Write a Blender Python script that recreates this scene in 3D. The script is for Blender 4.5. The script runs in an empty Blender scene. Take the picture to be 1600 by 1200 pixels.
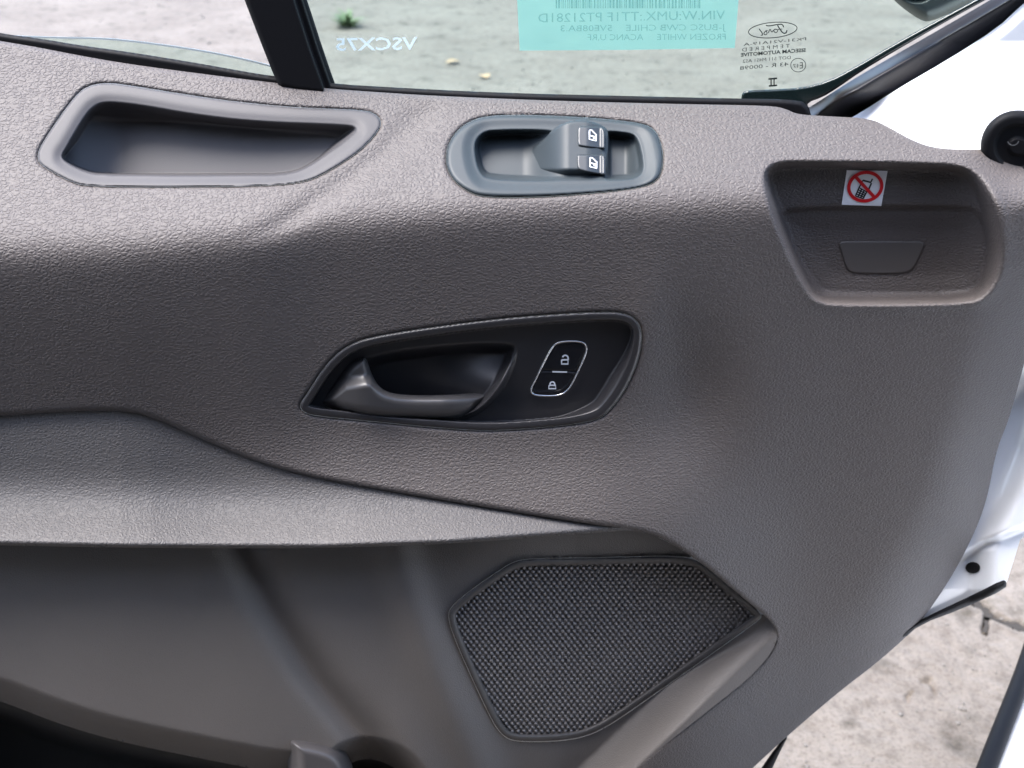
import bpy, math, random
import numpy as np
from mathutils import Vector, noise as mnoise

R = math.radians
rng = np.random.default_rng(7)
random.seed(7)
S = bpy.context.scene
COL = S.collection

# ------------------------------------------------------------------ camera
PITCH, YC, ZC, FPX = R(30.0), 0.85, 1.65, 1600.0
cam = bpy.data.cameras.new('camera')
cam.sensor_width = 36.0
cam.lens = 36.0
cam.clip_start = 0.02
cam.clip_end = 400.0
cam.dof.use_dof = True
cam.dof.focus_distance = 0.88
cam.dof.aperture_fstop = 9.0
co = bpy.data.objects.new('camera', cam)
COL.objects.link(co)
co.location = (0, -YC, ZC)
co.rotation_euler = (math.pi / 2 - PITCH, 0, 0)
S.camera = co

# ------------------------------------------------------------------ daylight
SUN_EL, SUN_AZ = 70.0, -98.0          # azimuth measured from +Y (behind the door) towards +X
w = bpy.data.worlds.new("World")
S.world = w
w.use_nodes = True
nt = w.node_tree
nt.nodes.clear()
sky = nt.nodes.new('ShaderNodeTexSky')
sky.sky_type = 'NISHITA'
sky.sun_disc = False
sky.sun_elevation = R(SUN_EL)
sky.sun_rotation = R(SUN_AZ)
sky.air_density = 1.0
sky.dust_density = 2.2
sky.ozone_density = 1.0
bg = nt.nodes.new('ShaderNodeBackground')
bg.inputs['Strength'].default_value = 0.142
wo = nt.nodes.new('ShaderNodeOutputWorld')
nt.links.new(sky.outputs[0], bg.inputs['Color'])
nt.links.new(bg.outputs[0], wo.inputs['Surface'])

sl = bpy.data.lights.new('sun', 'SUN')
sl.energy = 1.4
sl.angle = R(35)
sl.color = (1.0, 0.975, 0.95)
so = bpy.data.objects.new('sun', sl)
COL.objects.link(so)
sd_ = Vector((math.sin(R(SUN_AZ)) * math.cos(R(SUN_EL)), math.cos(R(SUN_AZ)) * math.cos(R(SUN_EL)), math.sin(R(SUN_EL))))
so.rotation_euler = sd_.to_track_quat('Z', 'Y').to_euler()

S.view_settings.view_transform = 'Standard'
S.view_settings.look = 'None'
S.view_settings.gamma = 1.0
S.view_settings.exposure = 2.5
S.cycles.max_bounces = 8
S.cycles.transparent_max_bounces = 16

# ------------------------------------------------------------------ mapping helpers (tracing the photograph into door space)
CP, SP = math.cos(PITCH), math.sin(PITCH)


def P(px, py, d):
    """point where the sight line of a pixel meets the vertical plane d metres in front of the door's reference plane"""
    px = np.asarray(px, float); py = np.asarray(py, float); d = np.asarray(d, float)
    x = (px - 800.0) / FPX
    v = -(py - 600.0) / FPX
    t = (YC - d) / (CP + v * SP)
    return np.stack(np.broadcast_arrays(x * t, -d, ZC + t * (v * CP - SP)), -1)


def G(px, py, z=0.0):
    x = (px - 800.0) / FPX
    v = -(py - 600.0) / FPX
    t = (z - ZC) / (v * CP - SP)
    return np.array([x * t, -YC + t * (CP + v * SP), z])


def chaikin(p, n=3, closed=True):
    p = np.asarray(p, float)
    for _ in range(n):
        if closed:
            q = np.roll(p, -1, 0)
            p = np.stack([0.75 * p + 0.25 * q, 0.25 * p + 0.75 * q], 1).reshape(-1, 2)
        else:
            a, b = p[:-1], p[1:]
            m = np.stack([0.75 * a + 0.25 * b, 0.25 * a + 0.75 * b], 1).reshape(-1, 2)
            p = np.vstack([p[:1], m, p[-1:]])
    return p


def sdf(poly, X, Y, closed=True):
    """signed distance (negative inside) and closest point"""
    shp = X.shape
    x = X.ravel(); y = Y.ravel()
    A = poly; B = np.roll(poly, -1, 0)
    if not closed:
        A = A[:-1]; B = B[:-1]
    best = np.full(x.size, 1e18)
    bx = np.zeros(x.size); by = np.zeros(x.size)
    ins = np.zeros(x.size, bool)
    for (ax, ay), (cx, cy) in zip(A, B):
        ex, ey = cx - ax, cy - ay
        L = ex * ex + ey * ey
        if L < 1e-12:
            continue
        t = np.clip(((x - ax) * ex + (y - ay) * ey) / L, 0, 1)
        qx = ax + t * ex; qy = ay + t * ey
        D = (x - qx) ** 2 + (y - qy) ** 2
        m = D < best
        best = np.where(m, D, best); bx = np.where(m, qx, bx); by = np.where(m, qy, by)
        if closed and ey != 0:
            c = ((ay > y) != (cy > y)) & (x < ex * (y - ay) / ey + ax)
            ins ^= c
    d = np.sqrt(best)
    if closed:
        d = np.where(ins, -d, d)
    return d.reshape(shp), bx.reshape(shp), by.reshape(shp)


def sdf_box(poly, X, Y, margin=80):
    """sdf evaluated only near the polygon; far points get +margin"""
    lo = poly.min(0) - margin; hi = poly.max(0) + margin
    m = (X > lo[0]) & (X < hi[0]) & (Y > lo[1]) & (Y < hi[1])
    out = np.full(X.shape, float(margin)); qx = X.copy(); qy = Y.copy()
    if m.any():
        a, b, c = sdf(poly, X[m], Y[m])
        out[m] = a; qx[m] = b; qy[m] = c
    return out, qx, qy


def sm(a, b, x):
    t = np.clip((x - a) / (b - a), 0, 1)
    return t * t * (3 - 2 * t)


def roll(s, wd, r):
    """rounded edge: drop of r metres at the outline, nothing wd pixels inside"""
    q = np.clip(1 + s / wd, 0, 1)
    return r * (1 - np.sqrt(np.clip(1 - q * q, 0, 1)))


def blur(a, sig):
    if sig <= 0:
        return a
    n = int(3 * sig) + 1
    k = np.exp(-0.5 * (np.arange(-n, n + 1) / sig) ** 2); k /= k.sum()
    for ax in (0, 1):
        pad = [(n, n) if i == ax else (0, 0) for i in (0, 1)]
        b = np.pad(a, pad, mode='edge')
        out = np.zeros_like(a)
        for i, kv in enumerate(k):
            sl_ = [slice(None)] * 2
            sl_[ax] = slice(i, i + a.shape[ax])
            out += kv * b[tuple(sl_)]
        a = out
    return a


def link_mesh(name, V, F, mat, parent=None, smooth=True, uv=None):
    me = bpy.data.meshes.new(name)
    V = np.asarray(V, np.float32)
    F = np.asarray(F, np.int32)
    n = F.shape[1]
    me.vertices.add(len(V)); me.vertices.foreach_set('co', V.ravel())
    me.loops.add(F.size); me.loops.foreach_set('vertex_index', F.ravel())
    me.polygons.add(len(F))
    me.polygons.foreach_set('loop_start', np.arange(0, F.size, n, dtype=np.int32))
    me.polygons.foreach_set('loop_total', np.full(len(F), n, np.int32))
    me.polygons.foreach_set('use_smooth', np.full(len(F), smooth, bool))
    me.update(calc_edges=True)
    me.validate()
    o = bpy.data.objects.new(name, me)
    COL.objects.link(o)
    if mat:
        me.materials.append(mat)
    if parent is not None:
        attach(o, parent)
    return o


def attach(o, parent):
    o.parent = parent
    base = Vector((0, 0, 0))
    q = parent
    while q is not None:
        base += q.location
        q = q.parent
    o.location = -base


def hf(name, poly, dfun, mat, parent, step=1.5, thick=0.01, holes=(), smooth_n=3):
    """sheet bounded by a traced outline, relief given by dfun(px, py, signed distance), with a real edge thickness"""
    poly = chaikin(poly, smooth_n) if smooth_n else np.asarray(poly, float)
    lo = poly.min(0) - 2 * step; hi = poly.max(0) + 2 * step
    xs = np.arange(lo[0], hi[0], step); ys = np.arange(lo[1], hi[1], step)
    X, Y = np.meshgrid(xs, ys)
    s, qx, qy = sdf(poly, X, Y)
    s_edge = s.copy()
    for hp, off in holes:
        hs, hx, hy = sdf_box(hp, X, Y, 40)
        # hole boundary = hp grown by off pixels
        nx, ny = X - hx, Y - hy
        L = np.maximum(np.hypot(nx, ny), 1e-9)
        sgn = np.where(hs < 0, -1.0, 1.0)
        gx = hx + nx / L * sgn * off; gy = hy + ny / L * sgn * off
        h2 = -(hs - off)
        m = h2 > s
        s = np.where(m, h2, s); qx = np.where(m, gx, qx); qy = np.where(m, gy, qy)
    tol = 0.71 * step
    snap = np.abs(s) < tol
    PX = np.where(snap, qx, X); PY = np.where(snap, qy, Y)
    keep = s < tol
    q = keep[:-1, :-1] & keep[1:, :-1] & keep[:-1, 1:] & keep[1:, 1:]
    alls = snap[:-1, :-1] & snap[1:, :-1] & snap[:-1, 1:] & snap[1:, 1:]
    mid = 0.25 * (s[:-1, :-1] + s[1:, :-1] + s[:-1, 1:] + s[1:, 1:])
    q &= ~(alls & (mid > 0))
    idx = -np.ones(X.shape, np.int64)
    j, i = np.nonzero(q)
    used = np.zeros(X.shape, bool)
    for a, b in ((0, 0), (1, 0), (0, 1), (1, 1)):
        used[j + a, i + b] = True
    idx[used] = np.arange(used.sum())
    sv = np.where(snap, np.minimum(s_edge, 0), s_edge)
    px = PX[used]; py = PY[used]; ss = np.minimum(sv[used], 0)
    d = dfun(px, py, ss)
    V = P(px, py, d)
    F = np.stack([idx[j, i], idx[j + 1, i], idx[j + 1, i + 1], idx[j, i + 1]], 1)
    if thick:
        e = np.concatenate([F[:, [0, 1]], F[:, [1, 2]], F[:, [2, 3]], F[:, [3, 0]]])
        key = np.sort(e, 1)
        kk = key[:, 0] * (len(V) + 1) + key[:, 1]
        u, inv, cnt = np.unique(kk, return_inverse=True, return_counts=True)
        be = e[cnt[inv] == 1]
        vs = np.unique(be)
        mp = -np.ones(len(V), np.int64); mp[vs] = np.arange(len(vs))
        n0 = len(V)
        V1 = V[vs]; V2 = P(px[vs], py[vs], d[vs] - thick)
        V = np.vstack([V, V1, V2])
        a = n0 + mp[be[:, 0]]; b = n0 + mp[be[:, 1]]
        F = np.vstack([F, np.stack([b, a, a + len(vs), b + len(vs)], 1)])
    return link_mesh(name, V, F, mat, parent)


def ribbon(pts, width, closed=False):
    """flat stroke: returns (verts px, quads)"""
    p = np.asarray(pts, float)
    n = len(p)
    if closed:
        t = np.roll(p, -1, 0) - np.roll(p, 1, 0)
    else:
        t = np.gradient(p, axis=0)
    t /= np.maximum(np.hypot(t[:, 0], t[:, 1]), 1e-9)[:, None]
    nrm = np.stack([-t[:, 1], t[:, 0]], 1) * width / 2
    v = np.vstack([p + nrm, p - nrm])
    m = n if closed else n - 1
    f = [(i, (i + 1) % n, n + (i + 1) % n, n + i) for i in range(m)]
    return v, f


def strokes(name, lst, dfun, mat, parent):
    """several strokes joined into one printed mark"""
    V, F = [], []
    k = 0
    for pts, wd, closed in lst:
        v, f = ribbon(pts, wd, closed)
        V.append(v); F += [tuple(a + k for a in q) for q in f]
        k += len(v)
    V = np.vstack(V)
    return link_mesh(name, P(V[:, 0], V[:, 1], dfun(V[:, 0], V[:, 1])), F, mat, parent, smooth=False)


def text_mark(name, lines, mat, parent, d, bold=0.0):
    """printed lettering; every line is (text, px of reading start, py baseline, px of reading end, py end baseline, cap height)"""
    V, F = [], []
    k = 0
    for (txt, x0, y0, x1, y1, h) in lines:
        cu = bpy.data.curves.new('lettering', 'FONT')
        cu.body = txt
        cu.resolution_u = 2
        cu.offset = bold
        o = bpy.data.objects.new('lettering', cu)
        COL.objects.link(o)
        dg = bpy.context.evaluated_depsgraph_get()
        me = bpy.data.meshes.new_from_object(o.evaluated_get(dg))
        v = np.array([q.co[:2] for q in me.vertices])
        me.calc_loop_triangles()
        tri = [tuple(t.vertices) for t in me.loop_triangles]
        bpy.data.objects.remove(o); bpy.data.curves.remove(cu); bpy.data.meshes.remove(me)
        tx = (v[:, 0] - v[:, 0].min()) / (v[:, 0].max() - v[:, 0].min())
        ty = v[:, 1] / 0.69
        px = x0 + tx * (x1 - x0)
        py = y0 + tx * (y1 - y0) - ty * h
        V.append(np.stack([px, py], 1)); F += [tuple(a + k for a in t) for t in tri]
        k += len(v)
    V = np.vstack(V)
    dd = d(V[:, 0], V[:, 1]) if callable(d) else d
    return link_mesh(name, P(V[:, 0], V[:, 1], dd), F, mat, parent, smooth=False)


# ------------------------------------------------------------------ materials
def new_mat(name):
    m = bpy.data.materials.new(name)
    m.use_nodes = True
    n = m.node_tree
    return m, n, n.nodes['Principled BSDF']


def node(n, t, **kw):
    x = n.nodes.new(t)
    for k, v in kw.items():
        setattr(x, k, v)
    return x


def plastic(name, col, rough=0.5, spec=0.5, grain=0.0, scale=230.0, fine=0.0, fscale=2200.0, var=0.06, stretch=(1, 1, 1)):
    m, n, b = new_mat(name)
    L = n.links.new
    b.inputs['Roughness'].default_value = rough
    b.inputs['Specular IOR Level'].default_value = spec
    tc = node(n, 'ShaderNodeTexCoord')
    # colour varies faintly: dust and handling
    ns = node(n, 'ShaderNodeTexNoise'); ns.inputs['Scale'].default_value = 9; ns.inputs['Detail'].default_value = 6
    L(tc.outputs['Object'], ns.inputs['Vector'])
    hsv = node(n, 'ShaderNodeMix', data_type='RGBA')
    hsv.inputs[6].default_value = [c * (1 - var) for c in col] + [1]
    hsv.inputs[7].default_value = [c * (1 + var) for c in col] + [1]
    L(ns.outputs['Fac'], hsv.inputs[0])
    L(hsv.outputs[2], b.inputs['Base Color'])
    rr = node(n, 'ShaderNodeMapRange')
    rr.inputs['To Min'].default_value = rough - 0.06; rr.inputs['To Max'].default_value = rough + 0.06
    L(ns.outputs['Fac'], rr.inputs['Value']); L(rr.outputs[0], b.inputs['Roughness'])
    prev = None
    if grain > 0:
        mp = node(n, 'ShaderNodeMapping'); mp.inputs['Scale'].default_value = stretch
        L(tc.outputs['Object'], mp.inputs['Vector'])
        dn = node(n, 'ShaderNodeTexNoise'); dn.inputs['Scale'].default_value = scale * 0.55; dn.inputs['Detail'].default_value = 3
        L(mp.outputs[0], dn.inputs['Vector'])
        sc = node(n, 'ShaderNodeVectorMath', operation='SCALE'); sc.inputs['Scale'].default_value = 1.3 / scale
        ce = node(n, 'ShaderNodeVectorMath', operation='SUBTRACT'); ce.inputs[1].default_value = (0.5, 0.5, 0.5)
        L(dn.outputs['Color'], ce.inputs[0]); L(ce.outputs[0], sc.inputs[0])
        ad = node(n, 'ShaderNodeVectorMath', operation='ADD')
        L(mp.outputs[0], ad.inputs[0]); L(sc.outputs[0], ad.inputs[1])
        vo = node(n, 'ShaderNodeTexVoronoi', feature='DISTANCE_TO_EDGE'); vo.inputs['Scale'].default_value = scale
        L(ad.outputs[0], vo.inputs['Vector'])
        mr = node(n, 'ShaderNodeMapRange'); mr.interpolation_type = 'SMOOTHSTEP'
        mr.inputs['From Max'].default_value = 0.32
        L(vo.outputs['Distance'], mr.inputs['Value'])
        n2 = node(n, 'ShaderNodeTexNoise'); n2.inputs['Scale'].default_value = scale * 2.6; n2.inputs['Detail'].default_value = 3
        L(tc.outputs['Object'], n2.inputs['Vector'])
        ma = node(n, 'ShaderNodeMath', operation='MULTIPLY_ADD'); ma.inputs[1].default_value = 0.55
        L(n2.outputs['Fac'], ma.inputs[0]); L(mr.outputs[0], ma.inputs[2])
        bp = node(n, 'ShaderNodeBump'); bp.inputs['Strength'].default_value = 1.0; bp.inputs['Distance'].default_value = grain
        L(ma.outputs[0], bp.inputs['Height'])
        prev = bp
    if fine > 0:
        n3 = node(n, 'ShaderNodeTexNoise'); n3.inputs['Scale'].default_value = fscale; n3.inputs['Detail'].default_value = 2
        L(tc.outputs['Object'], n3.inputs['Vector'])
        b2 = node(n, 'ShaderNodeBump'); b2.inputs['Strength'].default_value = 1.0; b2.inputs['Distance'].default_value = fine
        L(n3.outputs['Fac'], b2.inputs['Height'])
        if prev:
            L(prev.outputs[0], b2.inputs['Normal'])
        prev = b2
    if prev:
        L(prev.outputs[0], b.inputs['Normal'])
    return m


def plain(name, col, rough=0.5, metal=0.0, spec=0.5, coat=0.0):
    m, n, b = new_mat(name)
    b.inputs['Base Color'].default_value = (*col, 1)
    b.inputs['Roughness'].default_value = rough
    b.inputs['Metallic'].default_value = metal
    b.inputs['Specular IOR Level'].default_value = spec
    b.inputs['Coat Weight'].default_value = coat
    b.inputs['Coat Roughness'].default_value = 0.08
    tc = node(n, 'ShaderNodeTexCoord')
    ns = node(n, 'ShaderNodeTexNoise'); ns.inputs['Scale'].default_value = 40; ns.inputs['Detail'].default_value = 5
    n.links.new(tc.outputs['Object'], ns.inputs['Vector'])
    rr = node(n, 'ShaderNodeMapRange')
    rr.inputs['To Min'].default_value = max(rough - 0.05, 0.02); rr.inputs['To Max'].default_value = rough + 0.05
    n.links.new(ns.outputs['Fac'], rr.inputs['Value']); n.links.new(rr.outputs[0], b.inputs['Roughness'])
    return m


def glass_mat(name, tint):
    m = bpy.data.materials.new(name); m.use_nodes = True
    n = m.node_tree; n.nodes.clear(); L = n.links.new
    out = node(n, 'ShaderNodeOutputMaterial')
    tr = node(n, 'ShaderNodeBsdfTransparent'); tr.inputs['Color'].default_value = (*tint, 1)
    gl = node(n, 'ShaderNodeBsdfGlossy'); gl.inputs['Roughness'].default_value = 0.02
    lw = node(n, 'ShaderNodeLayerWeight'); lw.inputs['Blend'].default_value = 0.5
    pw = node(n, 'ShaderNodeMath', operation='POWER'); pw.inputs[1].default_value = 5.0
    L(lw.outputs['Facing'], pw.inputs[0])
    fr = node(n, 'ShaderNodeMath', operation='MULTIPLY_ADD'); fr.inputs[1].default_value = 0.96; fr.inputs[2].default_value = 0.04
    L(pw.outputs[0], fr.inputs[0])
    mx = node(n, 'ShaderNodeMixShader')
    L(fr.outputs[0], mx.inputs[0]); L(tr.outputs[0], mx.inputs[1]); L(gl.outputs[0], mx.inputs[2])
    L(mx.outputs[0], out.inputs['Surface'])
    return m


def paper_mat(name, col, clear=0.0):
    m = bpy.data.materials.new(name); m.use_nodes = True
    n = m.node_tree; n.nodes.clear(); L = n.links.new
    out = node(n, 'ShaderNodeOutputMaterial')
    a = node(n, 'ShaderNodeBsdfDiffuse'); a.inputs['Color'].default_value = (*col, 1)
    b = node(n, 'ShaderNodeBsdfTranslucent'); b.inputs['Color'].default_value = (*col, 1)
    mx = node(n, 'ShaderNodeMixShader'); mx.inputs[0].default_value = 0.5
    L(a.outputs[0], mx.inputs[1]); L(b.outputs[0], mx.inputs[2])
    if clear:
        t_ = node(n, 'ShaderNodeBsdfTransparent'); t_.inputs['Color'].default_value = (*col, 1)
        m2 = node(n, 'ShaderNodeMixShader'); m2.inputs[0].default_value = clear
        L(mx.outputs[0], m2.inputs[1]); L(t_.outputs[0], m2.inputs[2]); L(m2.outputs[0], out.inputs['Surface'])
    else:
        L(mx.outputs[0], out.inputs['Surface'])
    return m


GREY = (0.083, 0.072, 0.068)
M_trim = plastic('grained_grey_plastic', GREY, 0.56, 0.42, grain=0.00033, scale=310, fine=0.00004, stretch=(0.8, 1, 1.15))
M_arm = plastic('armrest_grained_plastic', (0.09, 0.084, 0.082), 0.54, 0.42, grain=0.00030, scale=330, fine=0.00004, stretch=(0.9, 1, 1.1))
M_low = plastic('lower_grey_plastic', (0.112, 0.101, 0.093), 0.58, 0.42, grain=0.00014, scale=520, fine=0.00006, fscale=1600, var=0.12)
M_tray = plastic('tray_grey_plastic', (0.056, 0.053, 0.055), 0.55, 0.4, fine=0.00008, fscale=1500)
M_bezel = plastic('switch_bezel_plastic', (0.028, 0.036, 0.041), 0.5, 0.36, fine=0.00005, fscale=1800)
M_black = plastic('black_handle_plastic', (0.024, 0.023, 0.025), 0.40, 0.5, fine=0.00006, fscale=1800)
M_lever = plastic('black_lever_plastic', (0.048, 0.046, 0.047), 0.34, 0.5, fine=0.00005, fscale=1800)
M_switch = plain('switch_black_gloss', (0.012, 0.012, 0.014), 0.22)
M_mesh = plastic('grille_mesh_plastic', (0.21, 0.197, 0.19), 0.5, 0.45, fine=0.00003)
M_grille = plastic('grille_plastic', (0.062, 0.058, 0.056), 0.5, 0.45, fine=0.00003)
M_pocket_shade = plain('pocket_shade_black', (0.008, 0.008, 0.008), 0.75)  # shade inside the pocket is put into this colour
M_rubber = plain('black_rubber', (0.006, 0.006, 0.007), 0.6, spec=0.15)
M_frame = plain('black_frame_vinyl', (0.014, 0.012, 0.013), 0.45, spec=0.4)
M_chrome = plain('chrome', (0.85, 0.86, 0.88), 0.12, metal=1.0)
M_white_ink = plain('white_print', (0.8, 0.82, 0.84), 0.5)
M_etch = paper_mat('etched_glass_white', (0.93, 0.95, 0.94))
M_ink = plain('black_print', (0.01, 0.015, 0.012), 0.6)
M_paint = plain('white_paint', (0.8, 0.81, 0.82), 0.25, coat=0.6)
M_glass = glass_mat('green_tinted_glass', (0.885, 0.955, 0.92))
M_gedge = plain('glass_edge', (0.50, 0.55, 0.54), 0.25)
M_gband = plain('dark_green_glass_edge', (0.008, 0.016, 0.015), 0.25)
M_sticker = plain('sticker_white', (0.8, 0.8, 0.82), 0.35)
M_red = plain('sticker_red', (0.62, 0.012, 0.018), 0.35)
M_label = paper_mat('turquoise_paper', (0.76, 0.955, 0.905), 0.62)
M_teal = paper_mat('teal_ink', (0.62, 0.74, 0.74), 0.8)

# ------------------------------------------------------------------ relief of the door's upper trim
GX0, GX1, GY0, GY1, GS = -320, 1940, 20, 1420, 2.5
gx = np.arange(GX0, GX1 + GS, GS); gy = np.arange(GY0, GY1 + GS, GS)
XX, YY = np.meshgrid(gx, gy)


def curve(pts):
    p = np.array(pts, float)
    return lambda x: np.interp(x, p[:, 0], p[:, 1])


Tb = curve([(-320, 10), (0, 64), (200, 100), (430, 130), (640, 147), (880, 158), (1210, 166), (1940, 178)])
Cc = curve([(-320, 410), (0, 392), (200, 385), (400, 366), (500, 345), (700, 328), (900, 317), (1100, 312), (1300, 310), (1940, 310)])
rate_shelf = curve([(-320, 0.00042), (0, 0.00044), (400, 0.00052), (700, 0.00058), (1200, 0.00060), (1940, 0.00060)])
Tg, Cg = Tb(XX), Cc(XX)
RT = np.where(YY < Cg, rate_shelf(XX), 0.0)
# below the crease: nearly upright, leaning a little
face = -0.00001 - 0.00005 * sm(1050, 1300, XX) + 0.00030 * sm(610, 760, YY) * (1 - sm(810, 880, YY)) * sm(250, 560, XX) * (1 - sm(880, 1260, XX)) - 0.00004 * (1 - sm(200, 500, XX)) * sm(430, 560, YY)
RT = np.where(YY < Cg, RT, face)
RT = blur(RT, 9)
U0 = np.cumsum(RT, 0) * GS
# zero at the belt
tf = np.clip((Tb(gx) - GY0) / GS, -50, len(gy) - 2.0)
ti = np.maximum(np.floor(tf).astype(int), 0)
ar = np.arange(len(gx))
tz = U0[ti, ar] + (tf - ti) * (U0[ti + 1, ar] - U0[ti, ar])
kz = np.exp(-0.5 * (np.arange(-40, 41) / 14.0) ** 2); kz /= kz.sum()
tz = np.convolve(np.pad(tz, 40, mode='edge'), kz, mode='valid')
U0 = U0 - tz[None, :]
U0 = blur(U0, 5)
# scoop right of the release handle and shallow swell below it
U0 -= 0.015 * np.exp(-(((XX - 1075) / 75) ** 2 + ((YY - 610) / 110) ** 2))
U0 += 0.004 * np.exp(-(((XX - 1010) / 35) ** 2 + ((YY - 520) / 90) ** 2))
# shallow groove shaped to imitate a soft shadow band down the shelf
lx_ = XX - np.interp(YY, [150, 200, 260, 345, 400], [680, 640, 575, 450, 360])
U0 -= 0.0032 * np.exp(-(lx_ / 32) ** 2) * sm(150, 185, YY) * (1 - sm(330, 390, YY))
# far right edge turns back towards the door frame
SIL = np.array([(1600, 234), (1640, 236), (1680, 250), (1690, 330), (1660, 430), (1618, 500), (1592, 600), (1575, 660), (1557, 702), (1542, 783), (1517, 846), (1483, 908),
                (1437, 975), (1379, 1029), (1308, 1083), (1221, 1158), (1187, 1190), (1100, 1270), (1000, 1360), (960, 1400)], float)
ds, _, _ = sdf(chaikin(SIL, 2, False), XX, YY, closed=False)
U0 -= 0.030 * (1 - np.clip(ds / 110, 0, 1)) ** 2.2

# grab recess
GR = chaikin([(1197, 290), (1196, 268), (1212, 256), (1240, 253), (1490, 257), (1525, 268), (1548, 300), (1562, 350), (1566, 400), (1556, 440), (1535, 464), (1510, 472),
              (1300, 474), (1272, 466), (1255, 440), (1232, 395), (1208, 335)])
gs, _, _ = sdf_box(GR, XX, YY, 120)
floor = 0.028 + 0.00001 * (YY - 256) + 0.00005 * np.maximum(XX - 1440, 0) * sm(1440, 1560, XX) * 3.0
GI = chaikin([(1215, 350), (1222, 330), (1250, 324), (1500, 321), (1530, 330), (1545, 370), (1546, 420), (1530, 452), (1500, 462), (1300, 462), (1280, 455), (1262, 430), (1236, 390)])
gi, _, _ = sdf_box(GI, XX, YY, 60)
floor = floor - 0.005 * sm(1, -4, gi) - 0.003 * sm(-4, -40, gi)
wide = 8 + 22 * sm(1480, 1540, XX) * (1 - 0.6 * sm(420, 465, YY)) + 8 * (1 - sm(1200, 1290, XX)) * sm(280, 330, YY)
mask = sm(0, 1, -gs / wide + 0.15)
U1 = U0 * (1 - mask) + floor * mask
# rolled lip along the recess's lower and right edge
U1 += 0.0012 * np.exp(-((gs - 4) / 7) ** 2) * sm(400, 470, YY) * sm(1180, 1300, XX) * (gs > -30)
U1 += 0.002 * np.exp(-((gs - 6) / 12) ** 2) * sm(1500, 1540, XX) * sm(270, 320, YY) * (gs > -30)
U1 = blur(U1, 1.0)


def sampler(F_):
    def f(px, py):
        u = np.clip((np.asarray(px, float) - GX0) / GS, 0, len(gx) - 1.001); v = np.clip((np.asarray(py, float) - GY0) / GS, 0, len(gy) - 1.001)
        i = u.astype(int); j = v.astype(int); a = u - i; b = v - j
        return (F_[j, i] * (1 - a) + F_[j, i + 1] * a) * (1 - b) + (F_[j + 1, i] * (1 - a) + F_[j + 1, i + 1] * a) * b
    return f


U = sampler(U1)
Us = sampler(blur(U0, 6))

# ------------------------------------------------------------------ outlines traced from the photograph
TRAY = [(59, 244), (64, 228), (96, 180), (122, 146), (140, 134), (168, 130), (200, 134), (280, 147), (360, 159), (460, 169), (560, 172), (585, 177), (596, 190), (590, 206),
        (560, 238), (504, 273), (472, 285), (420, 290), (280, 292), (136, 291), (110, 283), (78, 266), (62, 255)]
TRAY_IN = [(96, 244), (108, 228), (136, 180), (152, 164), (172, 161), (224, 167), (300, 181), (400, 193), (540, 197), (557, 201), (548, 210), (532, 224), (484, 260), (452, 272),
           (400, 274), (160, 274), (130, 267), (103, 253)]
SWB = [(697, 242), (701, 225), (714, 205), (734, 190), (760, 182), (810, 180), (895, 183), (960, 188), (1010, 195), (1026, 207), (1034, 230), (1036, 252), (1031, 276), (1017, 288),
       (985, 296), (910, 303), (835, 308), (760, 308), (734, 301), (710, 283), (699, 264)]
SWB_IN = [(742, 242), (742, 221), (754, 207), (772, 203), (880, 203), (985, 206), (998, 217), (1004, 242), (1006, 265), (998, 277), (980, 281), (872, 283), (765, 281), (749, 270)]
HB = [(469, 632), (480, 616), (513, 565), (548, 537), (590, 525), (702, 508), (815, 495), (946, 487), (982, 491), (1000, 506), (1003, 530), (996, 567), (977, 609), (954, 640), (935, 655),
      (890, 664), (777, 673), (702, 670), (552, 655), (489, 649), (472, 642)]
CUP = [(572, 556), (627, 543), (740, 532), (798, 533), (810, 541), (805, 568), (786, 609), (763, 636), (737, 653), (700, 658), (600, 652), (530, 642), (506, 630), (506, 618), (545, 568)]
LEVER = [(501, 626), (526, 586), (545, 567), (566, 558), (573, 560), (581, 586), (594, 607), (616, 616), (665, 618), (721, 616), (762, 611), (767, 617), (752, 636), (733, 650), (702, 655),
         (627, 654), (552, 647), (504, 632)]
LOCK = [(860.7, 545.7), (868, 537), (878, 534), (893, 533), (908, 534), (915, 538), (917, 545), (914, 557), (904, 579), (893, 602), (884, 613), (874, 618), (856, 619), (838, 618), (831, 615),
        (829, 609), (834.7, 596.7), (846.6, 572.8)]
SPK = [(700, 963), (705, 948), (732, 925), (778, 893), (802, 878), (827, 873), (925, 872), (1030, 869), (1077, 870), (1102, 883), (1135, 912), (1194, 960), (1181, 972), (1135, 1005),
       (1030, 1079), (960, 1128), (925, 1147), (890, 1156), (837, 1159), (799, 1157), (784, 1147), (770, 1128), (732, 1047), (708, 991)]
A_LINE = [(-320, 672), (-150, 660), (0, 650), (100, 643), (190, 641), (235, 650), (330, 693), (400, 721), (470, 742), (600, 766), (750, 791), (900, 816), (1000, 828)]
E_LINE = [(-320, 846), (0, 852), (200, 856), (500, 857), (700, 850), (860, 838), (1000, 827)]
B_LINE = [(1000, 828), (1050, 848), (1110, 890), (1160, 934), (1203, 968), (1217, 992), (1205, 1022), (1170, 1060), (1120, 1100), (1040, 1163), (990, 1203), (900, 1280), (780, 1390)]
TOP = [(-320, 10), (0, 64), (60, 74), (120, 86), (200, 100), (320, 116), (432, 130), (520, 139), (560, 142), (680, 150), (880, 158), (1080, 163), (1205, 165), (1228, 170), (1246, 179), (1300, 182),
       (1360, 185), (1388, 198), (1430, 222), (1468, 233), (1530, 234), (1600, 234)]

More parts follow.
